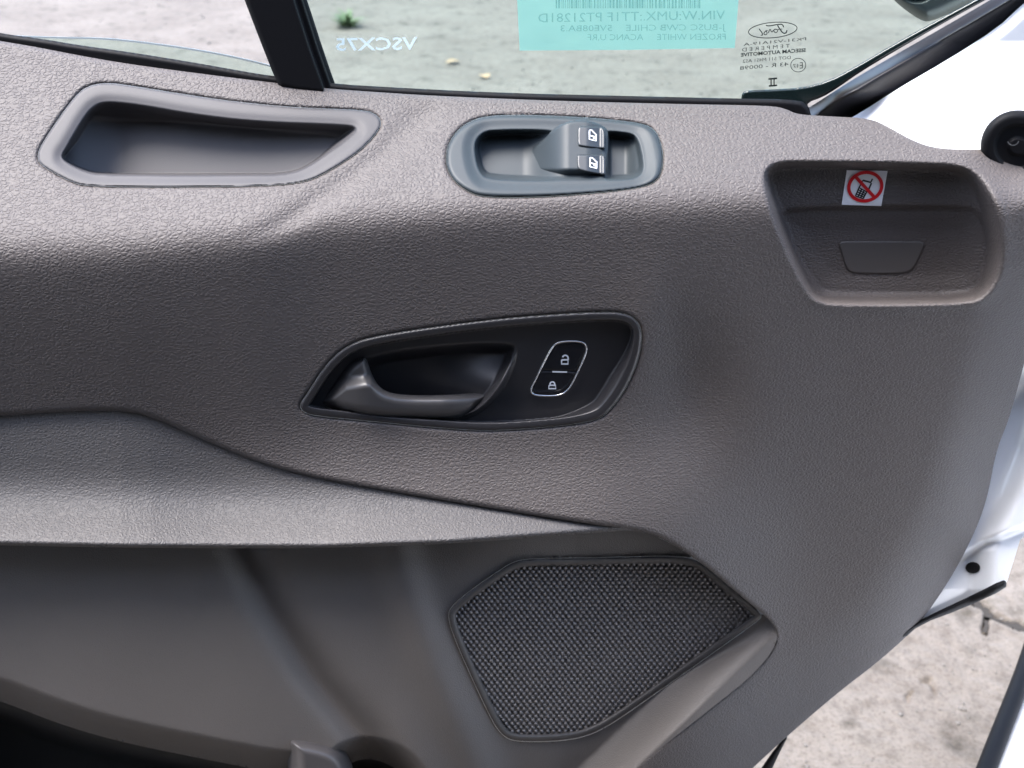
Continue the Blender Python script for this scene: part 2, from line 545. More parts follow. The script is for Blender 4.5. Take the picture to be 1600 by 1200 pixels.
# ------------------------------------------------------------------ the door
door = bpy.data.objects.new('vehicle_door', None)
COL.objects.link(door)
door.location = (0, 0.05, 0.35)
door['label'] = 'open white van door with grained dark grey plastic inner trim'
door['category'] = 'door'
door['kind'] = 'thing'

c_tray, c_swb, c_hb = chaikin(TRAY), chaikin(SWB), chaikin(HB)

upper_poly = TOP + list(map(tuple, SIL[1:])) + B_LINE[::-1] + A_LINE[::-1][1:]
c_A = chaikin(A_LINE + B_LINE[1:], 3, False)


def d_upper(px, py, s):
    low = sm(950, 990, py) * (px < 1225)
    d = U(px, py) - roll(s, 9, 0.004) * (1 - low) - roll(s, 5, 0.0014) * low
    for hp in (c_tray, c_swb, c_hb):
        d = d - roll(1.5 - sdf_box(hp, px, py, 30)[0], 6, 0.0022)
    return d


trim = hf('upper_trim', upper_poly, d_upper, M_trim, door, step=2.0, thick=0.03,
          holes=[(c_tray, 1.2), (c_swb, 1.2), (c_hb, 1.0)], smooth_n=2)

# armrest between the two style lines
ca, ce = curve(A_LINE), curve(E_LINE)
ee = np.arange(0, 420.0)
rr_ = 0.00012 + 0.00050 * (1 - sm(25, 135, ee))
Ft = np.concatenate([[0], np.cumsum(rr_)])[:420]


def d_arm_raw(px, py):
    a = ca(px); e = ce(px)
    base = Us(px, a) - 0.006
    return base + np.interp(e - a, ee, Ft) - np.interp(e - py, ee, Ft) - np.maximum(a - py, 0) * 0.0002


def d_arm(px, py, s):
    d = d_arm_raw(px, py)
    return d - roll(np.minimum(0, py - ce(px)), 10, 0.010)


arm_poly = [(x, y - 6) for x, y in A_LINE] + [(1012, 834)] + E_LINE[::-1]
hf('armrest', arm_poly, d_arm, M_arm, door, step=2.0, thick=0.05, smooth_n=2)

# lower trim: recessed field with folds and the ramp under the speaker
c_Q = chaikin([(x, y) for x, y in E_LINE] + B_LINE[1:], 3, False)
c_Bup = chaikin(B_LINE, 3, False)


def d_low_base(px, py):
    d = Us(np.minimum(px, 900), 0 * px + 560) + 0.012 - 0.058 * sm(720, 1130, px)
    d = d + 0.00014 * (py - 860) * (1 - 0.75 * sm(620, 820, px))
    # diagonal rib between the two soft folds
    f1 = px - np.interp(py, [860, 960, 1060, 1140, 1250], [375, 430, 495, 560, 640])
    f2 = px - np.interp(py, [860, 940, 1050, 1200, 1300], [618, 640, 682, 750, 800])
    d = d - 0.014 * np.exp(-(f1 / 34) ** 2) + 0.010 * np.exp(-(f2 / 36) ** 2)
    return d


def d_low(px, py, s):
    base = d_low_base(px, py)
    e2 = -(px - 1217) * 0.688 - (py - 988) * 0.727
    top = Us(px + 0.688 * e2, py + 0.727 * e2) - 0.001
    wd = 28 + 34 * sm(985, 1080, py)
    k = 1 - np.clip(e2 / wd, 0, 1)
    k = k * k * (3 - 2 * k) * 0.3 + k * 0.7
    top = np.maximum(top, base)
    d = base * (1 - k) + top * k
    # speaker seat
    return d


low_poly = [(-320, 838), (0, 845), (200, 848), (500, 849), (700, 842), (860, 830), (985, 822)] + [(x - 0, y + 0) for x, y in B_LINE[1:]] + [(640, 1400), (-320, 1400)]
c_spk = chaikin(SPK)
POCKET = [(-320, 1030), (-100, 1062), (0, 1090), (100, 1130), (200, 1158), (350, 1188), (440, 1206), (530, 1206), (546, 1187), (578, 1180), (620, 1194), (650, 1232), (660, 1300), (660, 1400), (-320, 1400)]
c_pock = chaikin(POCKET)
Dl = {}
hf('lower_trim', low_poly, lambda px, py, s: d_low(px, py, s) - 0.05 * sm(34, -8, sdf(c_pock, px, py)[0]), M_low, door, step=2.5, thick=0.03,
   holes=[(c_spk, 1.0), (c_pock, -4)], smooth_n=2)


# door pocket: near-black colour stands for the shade deep inside it
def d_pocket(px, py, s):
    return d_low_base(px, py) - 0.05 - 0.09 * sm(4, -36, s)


hf('door_pocket', POCKET, d_pocket, M_pocket_shade, door, step=4, thick=0.01)


def d_rim(px, py, s):
    return d_low_base(px, py) + 0.012 - roll(s, 30, 0.04)


hf('pocket_rim', [(444, 1162), (448, 1150), (462, 1147), (500, 1153), (530, 1164), (548, 1185), (556, 1220), (560, 1300), (450, 1300), (450, 1220), (449, 1180)], d_rim,
   plastic('rim_plastic', (0.065, 0.06, 0.06), 0.4, 0.5, fine=0.00005), door, step=2, thick=0.05)

# ------------------------------------------------------------------ storage tray in the shelf
c_tin = chaikin(TRAY_IN)


def d_tray(px, py, s):
    si, qx, qy = sdf(c_tin, px, py)
    d = Us(px, py) + 0.0006 - roll(s, 3, 0.0015)
    # rim dishes gently into the bin
    near = sm(26, 0, si)
    top_edge = sm(240, 190, py) * near
    d = d - 0.0028 * near * near
    back = Us(px, 150 + (px - 100) * 0.11) - 0.016
    back = back - 0.010 * sm(0, 18, py - 163 - (px - 136) * 0.085) + 0.00035 * np.maximum(py - 190, 0)
    back = back + 0.020 * sm(195, 95, px)
    kw = 2.5 + 5.5 * sm(250, 215, py)
    k = sm(0.5, -1, si / kw)
    return d * (1 - k) + back * k


hf('storage_tray', TRAY, d_tray, M_tray, door, step=1.5, thick=0.02)

# ------------------------------------------------------------------ window switches
c_sin = chaikin(SWB_IN)


def d_swb(px, py, s):
    si = sdf(c_sin, px, py)[0]
    d = Us(px, py) + 0.002 - roll(s, 7, 0.0035)
    d = d - 0.003 * sm(22, 2, si)
    flr = Us(px, 0 * py + 215) - 0.022 + 0.00050 * (py - 215)
    flr = flr + 0.022 * sm(815, 885, px) - 0.018 * sm(945, 955, px) + 0.012 * sm(975, 1003, px)
    k = sm(1.5, -8, si)
    return d * (1 - k) + flr * k


bez = hf('switch_bezel', SWB, d_swb, M_bezel, door, step=1.5, thick=0.02)
POD = [(826, 232), (842, 224), (853, 215), (863, 202), (880, 192), (900, 187), (922, 188.5), (940, 195), (951, 203), (950, 235), (948, 277), (930, 281), (910, 282.5), (872, 283), (842, 281), (826, 270)]


def pod_top(px, py):
    return Us(px, 0 * px + 200) + 0.014 + 0.00042 * (py - 200)


def d_pod(px, py, s):
    d = pod_top(px, py)
    d = d - 0.034 * (1 - sm(812, 890, px)) - 0.006 * sm(915, 952, px)
    d = d - 0.012 * sm(262, 284, py)
    return d - roll(s, 5, 0.003)


hf('switch_pod', POD, d_pod, M_bezel, bez, step=1.2, thick=0.02)


def d_rock(px, py, y0, y1):
    return pod_top(px, py) + 0.0015 - 0.007 * sm(915, 952, px) - 0.006 * sm(y0 + 9, y0, py) + 0.0035 * sm(936, 944, px)


SW1 = [(902.5, 226), (902, 205), (905, 192), (915, 191), (935, 196), (946, 203), (946, 231), (944, 233), (906, 229)]
SW2 = [(901.5, 260), (901, 245), (904, 236), (916, 235), (936, 239), (947, 243), (947, 271), (945, 274), (912, 268), (904, 265)]
for poly, y0, y1, (cx, cy) in ((SW1, 191, 231, (926, 212)), (SW2, 235, 272, (927, 255))):
    c_p = chaikin(poly, 2)
    sw = hf('window_switch', poly, lambda px, py, s: d_rock(px, py, y0, y1) - roll(s, 3, 0.002), plain('switch_charcoal', (0.03, 0.034, 0.037), 0.35) if y0 == 191 else bpy.data.materials['switch_charcoal'],
            door, step=1.0, thick=0.012, smooth_n=2)
    q = [(cx - 5, cy - 8.5), (cx - 1.5, cy - 8.5), (cx + 5.5, cy - 1.5), (cx + 5.5, cy + 8), (cx - 5, cy + 5.5)]
    strokes('window_icon', [(q + [q[0]], 2.0, False), ([(cx - 5, cy - 0.5), (cx + 5.5, cy + 2.0)], 1.8, False), ([(cx + 0.5, cy + 3.4), (cx + 4.5, cy + 4.4)], 2.0, False)],
            lambda px, py: d_rock(px, py, y0, y1) + 0.0006, M_white_ink, sw)

# ------------------------------------------------------------------ release handle
c_cup, c_lock = chaikin(CUP), chaikin(LOCK)


def d_hb_floor(px, py, s):
    return Us(px, py) - 0.012 * sm(-12, -34, s) - 0.004


def d_hb(px, py, s):
    d = Us(px, py) + 0.0012 - roll(s, 4, 0.002)
    d = d - 0.0005 * sm(-6, -12, s)
    d = d - 0.0145 * sm(-11, -13 - 21 * sm(860, 960, px) * sm(500, 600, py), s)
    sc = sdf(c_cup, px, py)[0]
    inn = sm(1, -9, sc)
    cup = Us(px, py) - 0.034 + 0.020 * sm(20, 0, -sc) + 0.026 * sm(640, 805, px) * sm(535, 610, py)
    d = d * (1 - inn) + cup * inn
    sl2 = sdf(c_lock, px, py)[0]
    d = d - 0.006 * sm(0, -2.5, sl2 + 1)
    return d


hbz = hf('handle_bezel', HB, d_hb, M_black, door, step=1.1, thick=0.02)


def d_lev(px, py, s):
    spine = -0.006 + 0.014 * sm(492, 575, px) - 0.004 * sm(575, 650, px) - 0.013 * sm(690, 775, px)
    d = Us(px, py) + spine - roll(s, 17, 0.013)
    # finger blade folds back along the bar's upper edge
    d = d - 0.010 * sm(0, 1, np.clip((np.interp(px, [500, 540, 580, 620, 700, 770], [640, 612, 606, 624, 626, 622]) - py) / 26, 0, 1))
    return d


hf('release_lever', LEVER, d_lev, M_lever, door, step=1.2, thick=0.015)


def d_lk(px, py, s):
    return Us(px, py) - 0.0140 + 0 * s


lock = hf('lock_switch', LOCK, lambda px, py, s: d_lk(px, py, s) - roll(s, 4, 0.002) - 0.0016 * np.exp(-((py - np.interp(px, [846, 906], [579, 581])) / 1.3) ** 2), M_switch, door, step=0.9, thick=0.006)
ring_pts = chaikin(LOCK)


def tube_ring(name, pts, rad, dfun, mat, parent, lift=0.001):
    p = np.asarray(pts, float); n = len(p)
    t = np.roll(p, -1, 0) - np.roll(p, 1, 0); t /= np.hypot(t[:, 0], t[:, 1])[:, None]
    nr = np.stack([-t[:, 1], t[:, 0]], 1)
    m = 8
    V = []
    for k in range(m):
        a = 2 * math.pi * k / m
        o = p + nr * rad * math.cos(a)
        V.append(P(o[:, 0], o[:, 1], dfun(p[:, 0], p[:, 1]) + lift + rad * 0.0005 * math.sin(a)))
    V = np.concatenate(V)
    F = [(k * n + i, k * n + (i + 1) % n, ((k + 1) % m) * n + (i + 1) % n, ((k + 1) % m) * n + i) for k in range(m) for i in range(n)]
    return link_mesh(name, V, F, mat, parent)


tube_ring('chrome_ring', ring_pts, 1.35, lambda x, y: d_lk(x, y, 0), M_chrome, lock, lift=0.0035)
fl = lambda px, py: d_lk(px, py, 0) + 0.0004
strokes('divider_mark', [([(863, 580.8), (886, 581.3)], 2.2, False)], lambda x, y: fl(x, y) + 0.0004, M_white_ink, lock)
arc = lambda cx, cy, r, a0, a1, n=9: [(cx + r * math.cos(R(a0 + (a1 - a0) * i / n)), cy - r * math.sin(R(a0 + (a1 - a0) * i / n))) for i in range(n + 1)]
ux, uy = 882.5, 565.5
box = lambda cx, cy, a, b: [(cx - a, cy - b), (cx + a, cy - b), (cx + a, cy + b), (cx - a, cy + b), (cx - a, cy - b)]
strokes('unlock_icon', [(box(ux, uy, 5, 3.2), 2.4, False), ([(ux + 5.2, uy - 3)] + arc(ux + 0.8, uy - 6.0, 4.4, 0, 165), 2.4, False)], fl, M_white_ink, lock)
lx, ly = 863, 604.5
strokes('lock_icon', [([(lx - 5, ly - 2.5), (lx + 5, ly - 2.5), (lx + 5.6, ly + 2.8), (lx - 5.6, ly + 2.8), (lx - 5, ly - 2.5)], 2.2, False),
                      ([(lx - 3.8, ly - 2)] + arc(lx, ly - 4.2, 3.6, 180, 0) + [(lx + 3.8, ly - 2)], 2.2, False)], fl, M_white_ink, lock)

# ------------------------------------------------------------------ cover plug in the grab recess
PLUG = [(1312, 378), (1320, 376), (1380, 376), (1438, 376), (1446, 380), (1443, 390), (1432, 414), (1424, 424), (1412, 428), (1380, 429), (1340, 428), (1328, 426), (1321, 418), (1313, 392), (1310, 383)]
M_plug = plastic('plug_plastic', (0.072, 0.066, 0.064), 0.5, 0.5, fine=0.00006, fscale=1600)
hf('cover_plug', PLUG, lambda px, py, s: U(px, py) + 0.0016 - roll(s, 3.0, 0.003), M_plug, door, step=1.2, thick=0.004)

# ------------------------------------------------------------------ speaker grille
RIM_W = 11


def d_spk(px, py, s):
    b = d_low_base(px, py) + 0.004
    d = b - roll(s, 4, 0.003) - 0.004 * sm(-7, -12, s)
    return d


c_in = c_spk


def inset(poly, k):
    # inward offset of a dense closed outline
    t = np.roll(poly, -1, 0) - np.roll(poly, 1, 0); t /= np.hypot(t[:, 0], t[:, 1])[:, None]
    nr = np.stack([-t[:, 1], t[:, 0]], 1)
    a = 0.5 * np.sum(poly[:, 0] * np.roll(poly[:, 1], -1) - np.roll(poly[:, 0], -1) * poly[:, 1])
    return poly + nr * k * (1 if a > 0 else -1)


spk_in = inset(chaikin(SPK, 2), RIM_W)
sp = hf('speaker_grille', SPK, d_spk, M_grille, door, step=1.5, thick=0.02, holes=[(spk_in, 0.0)])


def d_mesh(px, py, s):
    b = d_low_base(px, py) - 0.0005
    u = px / 9.25; v = py / 11.6
    sh = 0.19 * (py / 5.8)            # lattice leans a little, as in the photograph
    f = np.cos(2 * np.pi * (u + v * 0.0)) * np.cos(2 * np.pi * v)
    g = np.cos(2 * np.pi * (u - v)) + np.cos(2 * np.pi * (u + v)) * 0.85 + 0.35 * np.cos(4 * np.pi * v)
    h = sm(-1.2, 1.3, g)
    return b - 0.0050 * (1 - h) - 0.001


mo = hf('grille_mesh', spk_in, d_mesh, M_mesh, sp, step=1.0, thick=0.004, smooth_n=0)
mo['kind'] = 'stuff'

# ------------------------------------------------------------------ window: seal, panes, bar, frame
top_c = TOP[:13]
seal_up = [(-320, -5), (0, 52), (68, 61), (120, 70), (200, 81), (300, 97), (400, 115), (430, 119), (520, 131), (640, 138), (780, 145), (980, 150), (1155, 154), (1230, 155), (1262, 160)]
seal_poly = seal_up + [(1270, 190)] + [(x, y + 8) for x, y in top_c[::-1]]
hf('belt_seal', seal_poly, lambda px, py, s: -0.008 - roll(s, 8, 0.006), M_rubber, door, step=2, thick=0.02, smooth_n=1)

D_GL = -0.035
pane_poly = [(370, -260), (462, 0), (512, 150), (800, 165), (1250, 176), (1268, 150), (1330, 112), (1400, 70), (1530, 0), (1760, -140), (1700, -260)]


def slab(name, poly, d0, th, mat, parent):
    p = np.asarray(poly, float); n = len(p)
    V = np.vstack([P(p[:, 0], p[:, 1], d0), P(p[:, 0], p[:, 1], d0) + np.array([0, th, 0])])
    me = bpy.data.meshes.new(name)
    fs = [tuple(range(n)), tuple(range(2 * n - 1, n - 1, -1))] + [(i, i + n, (i + 1) % n + n, (i + 1) % n) for i in range(n)]
    me.from_pydata([tuple(v) for v in V], [], fs)
    me.materials.append(mat)
    o = bpy.data.objects.new(name, me)
    COL.objects.link(o)
    if parent is not None:
        attach(o, parent)
    return o


pane = slab('window_pane', pane_poly, D_GL, 0.004, M_glass, door)
# lowered quarter pane with its curved top edge
QT = [(-320, 34), (-100, 48), (0, 56), (80, 59), (160, 60), (220, 66), (300, 77), (370, 90), (440, 108)]
qpoly = [(float(x), float(y)) for x, y in chaikin(QT, 2, False)]
qp = slab('lowered_pane', qpoly + [(450, 140), (-320, 60)], D_GL, 0.004, M_glass, door)
ep = np.array(qpoly)
v_, f_ = ribbon(ep, 2.6)
link_mesh('pane_edge', P(v_[:, 0], v_[:, 1], D_GL + 0.0008), f_, M_gedge, qp)

BAR = [(300, -220), (382, 0), (405, 60), (431, 126), (440, 140), (530, 150), (526, 138), (505, 78), (480, 0), (405, -220)]


def d_bar(px, py, s):
    f = px - np.interp(py, [-220, 0, 78, 140], [405, 480, 505, 527])     # distance from the right edge
    d = 0.004 - 0.012 * sm(-22, -18, f) - 0.006 * sm(-9, -6, f) - roll(s, 8, 0.006)
    return d


hf('divider_bar', BAR, d_bar, M_rubber, door, step=1.5, thick=0.03, smooth_n=1)

# dark glass run along the lower right corner of the pane
RUN = [(1158, 154), (1160, 144), (1170, 141), (1204, 140), (1254, 137), (1296, 126), (1337, 104), (1400, 67), (1462, 33), (1525, -1), (1700, -98), (1712, -92), (1530, 5), (1462, 43), (1400, 79),
       (1345, 112), (1308, 138), (1285, 152), (1262, 160), (1262, 170), (1200, 168), (1160, 166)]
hf('glass_run', RUN, lambda px, py, s: -0.026 - roll(s, 4, 0.003), M_gband, door, step=1.2, thick=0.006, smooth_n=1)
FR = [(1240, 182), (1256, 173), (1280, 158), (1337, 121), (1442, 61), (1551, -2), (1700, -92), (1760, -80), (1640, -20), (1615, -6), (1594, 12), (1558, 46), (1483, 94), (1400, 142), (1340, 182), (1330, 200), (1250, 200)]
c_fr_mid = np.array([(1262, 178), (1345, 130), (1442, 73), (1558, 8), (1700, -80)], float)


def d_fr(px, py, s):
    e = sdf(chaikin(FR[:7], 2, False), px, py, closed=False)[0]          # distance from the upper left edge
    return 0.006 - 0.00032 * np.clip(235 - py, 0, 170) - 0.010 + 0.024 * sm(0, 17, e) - 0.026 * sm(14, 62, e) - 0.035 * sm(140, 180, py) - roll(s, 5, 0.003)


hf('window_frame', FR, d_fr, M_frame, door, step=1.5, thick=0.02, smooth_n=2)

# painted sheet metal of the door
FW = [(1300, 250), (1300, 200), (1345, 176), (1400, 140), (1483, 92), (1558, 44), (1594, 10), (1640, -30), (1760, -100), (1940, -100), (1940, 760), (1700, 790), (1600, 824), (1575, 904), (1571, 914), (1525, 936), (1445, 972), (1405, 965), (1420, 900), (1460, 800), (1500, 700), (1530, 600), (1585, 480), (1640, 380), (1640, 254), (1400, 252)]


def d_fw(px, py, s):
    e = sdf(c_sil, px, py, closed=False)[0]
    lower = sm(470, 560, py)
    fold = px - np.interp(py, [450, 600, 700, 780, 860], [1640, 1625, 1600, 1570, 1530])
    d = -0.010 - 0.020 * sm(560, 640, py) + 0.038 * (1 - lower) - 0.03 * sm(1430, 1345, px) * (1 - lower) - 0.00032 * np.clip(235 - py, 0, 170) - 0.022 * sm(30, -20, fold) * lower + 0.00024 * np.clip(py - 600, 0, 320)
    fl = py - np.interp(px, [1437, 1508, 1537, 1600, 1700], [905, 867, 846, 821, 790])
    d = d - 0.016 * sm(-6, 10, fl)
    f = sdf(chaikin([(1340, 182), (1400, 142), (1483, 94), (1558, 46), (1594, 12), (1640, -30)], 2, False), px, py, closed=False)[0]
    d = d - 0.008 * sm(16, 0, f) * (1 - lower)
    bs = np.hypot(px - 1590, (py - 225))
    d = d - 0.010 * sm(150, 70, bs)
    return d


c_sil = chaikin(SIL, 2, False)
hf('door_frame', FW, d_fw, M_paint, door, step=2.5, thick=0.04, smooth_n=1)
# bottom weatherstrip
hf('bottom_seal', [(1400, 990), (1450, 962), (1525, 927), (1566, 906), (1573, 908), (1572, 920), (1504, 951), (1437, 976), (1410, 1000)], lambda px, py, s: d_fw(px, py, s) + 0.006 - roll(s, 6, 0.006), M_rubber, door, step=1.5, thick=0.02, smooth_n=1)
hf('lower_seal', [(1180, 1215), (1200, 1184), (1225, 1152), (1232, 1150), (1222, 1168), (1200, 1215)], lambda px, py, s: 0.0 - roll(s, 6, 0.006), M_rubber, door, step=1.5, thick=0.02, smooth_n=1)
circ = lambda cx, cy, a, b, n=40: [(cx + a * math.cos(2 * math.pi * i / n), cy + b * math.sin(2 * math.pi * i / n)) for i in range(n)]
hf('grommet', circ(1520, 887, 11.5, 9), lambda px, py, s: d_fw(px, py, s) + 0.004 - roll(s, 7, 0.004), M_rubber, door, step=1.0, thick=0.006)
bst = hf('bump_stop', circ(1591, 229, 59, 57), lambda px, py, s: 0.040 - roll(s, 14, 0.010) - 0.004 * sm(-20, -26, s) + 0.003 * sm(-40, -46, s), M_rubber, door, step=1.5, thick=0.03)
strokes('screw_slot', [(arc(1583, 218, 9, 200, 345), 1.8, False)], lambda px, py: 0 * px + 0.0402, plain('screw_grey', (0.12, 0.12, 0.12), 0.35), bst)
# outer skin behind everything, so the door is closed from behind
ov = []
pz = [P(-320, 70, 0)[2] - 0.02, 0.42]
slab('outer_skin', [(-320, 80), (0, 110), (500, 165), (1250, 190), (1500, 260), (1560, 420), (1540, 640), (1490, 800), (1400, 930), (1180, 1120), (900, 1300), (-320, 1340)], -0.075, 0.004, M_paint, door)

# ------------------------------------------------------------------ marks on the glass
dG = D_GL + 0.0012
th = [2 * math.pi * i / 48 for i in range(48)]
ca_, sa_ = math.cos(R(-5)), math.sin(R(-5))
oval = [(1207.5 + 38 * math.cos(t) * ca_ - 12 * math.sin(t) * sa_, 47 + 38 * math.cos(t) * sa_ + 12 * math.sin(t) * ca_) for t in th]
# script word, drawn as pen strokes in mirrored reading direction (reads right to left)
sc = lambda pts: [(1140 + x / 9.23, 20 + y / 9.23) for x, y in pts]
mk = [(oval, 1.3, True),
      (chaikin(sc([(780, 210), (765, 165), (700, 165), (610, 185), (545, 190), (525, 180)]), 2, False), 1.7, False),
      (chaikin(sc([(690, 180), (735, 250), (770, 295), (815, 295), (828, 250)]), 2, False), 1.8, False),
      (chaikin(sc([(760, 235), (715, 235), (690, 250)]), 2, False), 1.1, False),
      (chaikin(sc([(690, 245), (650, 230), (635, 265), (660, 290), (695, 270), (690, 245)]), 2, False), 1.3, False),
      (chaikin(sc([(635, 250), (605, 285), (590, 240), (575, 240), (560, 290)]), 2, False), 1.3, False),
      (chaikin(sc([(550, 255), (510, 265), (490, 310), (530, 320), (545, 290), (520, 255)]), 2, False), 1.3, False),
      (chaikin(sc([(425, 230), (470, 290), (480, 320), (450, 325)]), 2, False), 1.5, False)]
strokes('maker_mark', mk, lambda x, y: 0 * x + dG, M_ink, pane)
z2 = lambda x, y: (1140 + x / 9.23, 20 + y / 9.23)


def ln(t, xa, ya, xb, yb, h):
    a, b = z2(xa, ya), z2(xb, yb)
    return (t, a[0], a[1], b[0], b[1], h / 9.23)


text_mark('approval_text', [ln('PK31-V21A19-A', 1105, 395, 200, 478, 42), ln('T E M P E R E D', 870, 500, 180, 560, 52), ln('DOT 511 M4S1 AS2', 880, 665, 190, 722, 46),
                            ln('43 R - 00098', 850, 765, 150, 825, 55)], M_ink, pane, dG)
text_mark('glassmaker_text', [ln('SISECAM AUTOMOTIVE', 1100, 560, 160, 632, 50)], M_ink, pane, dG, bold=0.028)
text_mark('roman_mark', [ln('II', 650, 1040, 590, 1046, 85)], M_ink, pane, dG)
strokes('mark_bars', [([z2(560, 955), z2(685, 945)], 2.6, False), ([z2(565, 1056), z2(685, 1046)], 2.6, False)], lambda x, y: 0 * x + dG, M_ink, pane)
strokes('approval_ring', [([(1140 + (990 + 108 * math.cos(t)) / 9.23, 20 + (755 + 98 * math.sin(t)) / 9.23) for t in th], 1.0, True)], lambda x, y: 0 * x + dG, M_ink, pane)
text_mark('approval_country', [ln('E', 1055, 800, 1010, 804, 88), ln('17', 985, 790, 915, 796, 55)], M_ink, pane, dG)
text_mark('etched_code', [('VSCX75', 652, 77, 525, 79, 19)], M_etch, pane, dG, bold=0.012)

# ------------------------------------------------------------------ turquoise label behind the glass
D_LB = D_GL - 0.0052
LBL = [(806, -90), (808, 0), (812, 79), (980, 78), (1148, 75), (1154, 0), (1158, -90)]
lab = slab('paper_label', LBL, D_LB, 0.0003, M_label, None)
base = P(980, 79, D_LB)
lab['label'] = 'turquoise paper label with barcode stuck to window, printing reversed'
lab['category'] = 'label'
bars = []
x = 868.0
while x < 1093:
    wd = random.choice([1.2, 1.2, 2.2, 3.2])
    bars.append(([(x + wd / 2, -30), (x + wd / 2 + 0.3, 13)], wd, False))
    x += wd + random.choice([1.3, 1.6, 2.6])
strokes('barcode', bars, lambda px, py: 0 * px + D_LB + 0.0003, M_teal, lab)
text_mark('label_text', [('VIN.W:UMX.:TT1F PT21281D', 1133, 30, 841, 35, 14), ('J-BUSC CWB CHILE    5VE08BA.3', 1134, 47, 876, 49, 9.5), ('FROZEN WHITE     ACANC U,RF', 1134, 62, 918, 63, 9.5)],
          M_teal, lab, D_LB + 0.0003)

# ------------------------------------------------------------------ no-phone sticker
STK = [(1323, 266), (1387, 267), (1377, 322), (1315, 320)]
dS = lambda px, py: U(px, py) + 0.0006


def bil(u, v):      # sticker coordinates 0..1
    p = np.array(STK, float)
    return (p[0] * (1 - u) + p[1] * u) * (1 - v) + (p[3] * (1 - u) + p[2] * u) * v


n_ = 14
V = []
for j in range(n_ + 1):
    for i in range(n_ + 1):
        V.append(bil(i / n_, j / n_))
V = np.array(V)
F = [(j * (n_ + 1) + i, (j + 1) * (n_ + 1) + i, (j + 1) * (n_ + 1) + i + 1, j * (n_ + 1) + i + 1) for j in range(n_) for i in range(n_)]
stk = link_mesh('no_phone_sticker', P(V[:, 0], V[:, 1], dS(V[:, 0], V[:, 1])), F, M_sticker)
stk['label'] = 'white square sticker with red crossed-out mobile phone in grab recess'
stk['category'] = 'sticker'
zz = lambda x, y: (1300 + x / 15.0, 250 + y / 15.0)
ring = [zz(780 + 385 * math.cos(t) - 30 * math.sin(t), 625 + 335 * math.sin(t)) for t in th]
d2 = lambda px, py: dS(px, py) + 0.0003
d3 = lambda px, py: dS(px, py) + 0.0007
kp = []
kp += [([zz(720, 475), zz(905, 525)], 2.6, False), ([zz(905, 530), zz(950, 440)], 2.2, False), ([zz(925, 540), zz(860, 690)], 2.4, False), ([zz(720, 480), zz(640, 640)], 2.0, False)]
for i in range(4):
    u = i / 3
    kp.append(([zz(640 + u * 175, 640 + u * 105), zz(550 + u * 180, 845 + u * 60)], 2.2, False))
for j in range(5):
    v = j / 4
    kp.append(([zz(640 - v * 90, 650 + v * 195), zz(825 - v * 95, 755 + v * 150)], 1.7, False))
strokes('phone_symbol', kp, d2, M_ink, stk)
strokes('prohibition_ring', [(ring, 5.2, True), ([zz(560, 400), zz(1000, 880)], 5.2, False)], d3, M_red, stk)

# ------------------------------------------------------------------ exterior mirror seen through the top of the pane
MIR = [(1340, -160), (1350, -60), (1392, -4), (1412, 14), (1440, 33), (1455, 34), (1500, 14), (1540, -6), (1620, -50), (1680, -160)]


def d_mir(px, py, s):
    e = np.hypot((px - 1432) / 1.4, py + 14)
    return -0.16 - roll(s, 22, 0.03) - 0.012 * sm(20, 14, e) + 0.006 * sm(11, 7, e)


hf('door_mirror', MIR, d_mir, plain('mirror_grey', (0.035, 0.04, 0.04), 0.4), door, step=2, thick=0.06)

# ------------------------------------------------------------------ van body at the lower right corner
van = bpy.data.objects.new('white_van', None)
COL.objects.link(van)
van['label'] = 'white painted van body edge with black rubber door seal, bottom right corner'
van['category'] = 'van'
van['kind'] = 'thing'
ZS = 0.62


def PZ(px, py, z):
    return G(px, py, z)


edge = np.array([PZ(px, py, ZS)[:2] for px, py in [(1740, 700), (1640, 940), (1606, 1050), (1577, 1125), (1548, 1200), (1500, 1330), (1440, 1500)]])
edge = chaikin(edge, 2, False)
van.location = (float(edge[-1][0]) + 0.15, float(edge[-1][1]), 0.3)
t = np.gradient(edge, axis=0); t /= np.hypot(t[:, 0], t[:, 1])[:, None]
nr = np.stack([t[:, 1], -t[:, 0]], 1)
if nr[0, 0] < 0:
    nr = -nr
prof = [(-0.012, -0.35), (-0.012, -0.02), (-0.006, -0.006), (0.006, 0.0), (0.06, 0.004), (0.12, 0.012), (0.16, 0.05), (0.17, 0.10), (0.60, 0.12)]
V, F = [], []
n = len(edge); m = len(prof)
for i in range(n):
    for a, b in prof:
        V.append((edge[i, 0] + nr[i, 0] * (a + 0.012), edge[i, 1] + nr[i, 1] * (a + 0.012), ZS + b))
for i in range(n - 1):
    for k in range(m - 1):
        F.append((i * m + k, (i + 1) * m + k, (i + 1) * m + k + 1, i * m + k + 1))
link_mesh('door_sill', V, F, M_paint, van)
V, F = [], []
mm = 10
for i in range(n):
    for k in range(mm):
        a = 2 * math.pi * k / mm
        off = -0.004 + 0.011 * math.cos(a)
        V.append((edge[i, 0] + nr[i, 0] * off, edge[i, 1] + nr[i, 1] * off, ZS + 0.004 + 0.012 * math.sin(a)))
for i in range(n - 1):
    for k in range(mm):
        F.append((i * mm + k, (i + 1) * mm + k, (i + 1) * mm + (k + 1) % mm, i * mm + (k + 1) % mm))
link_mesh('door_seal', V, F, M_rubber, van)

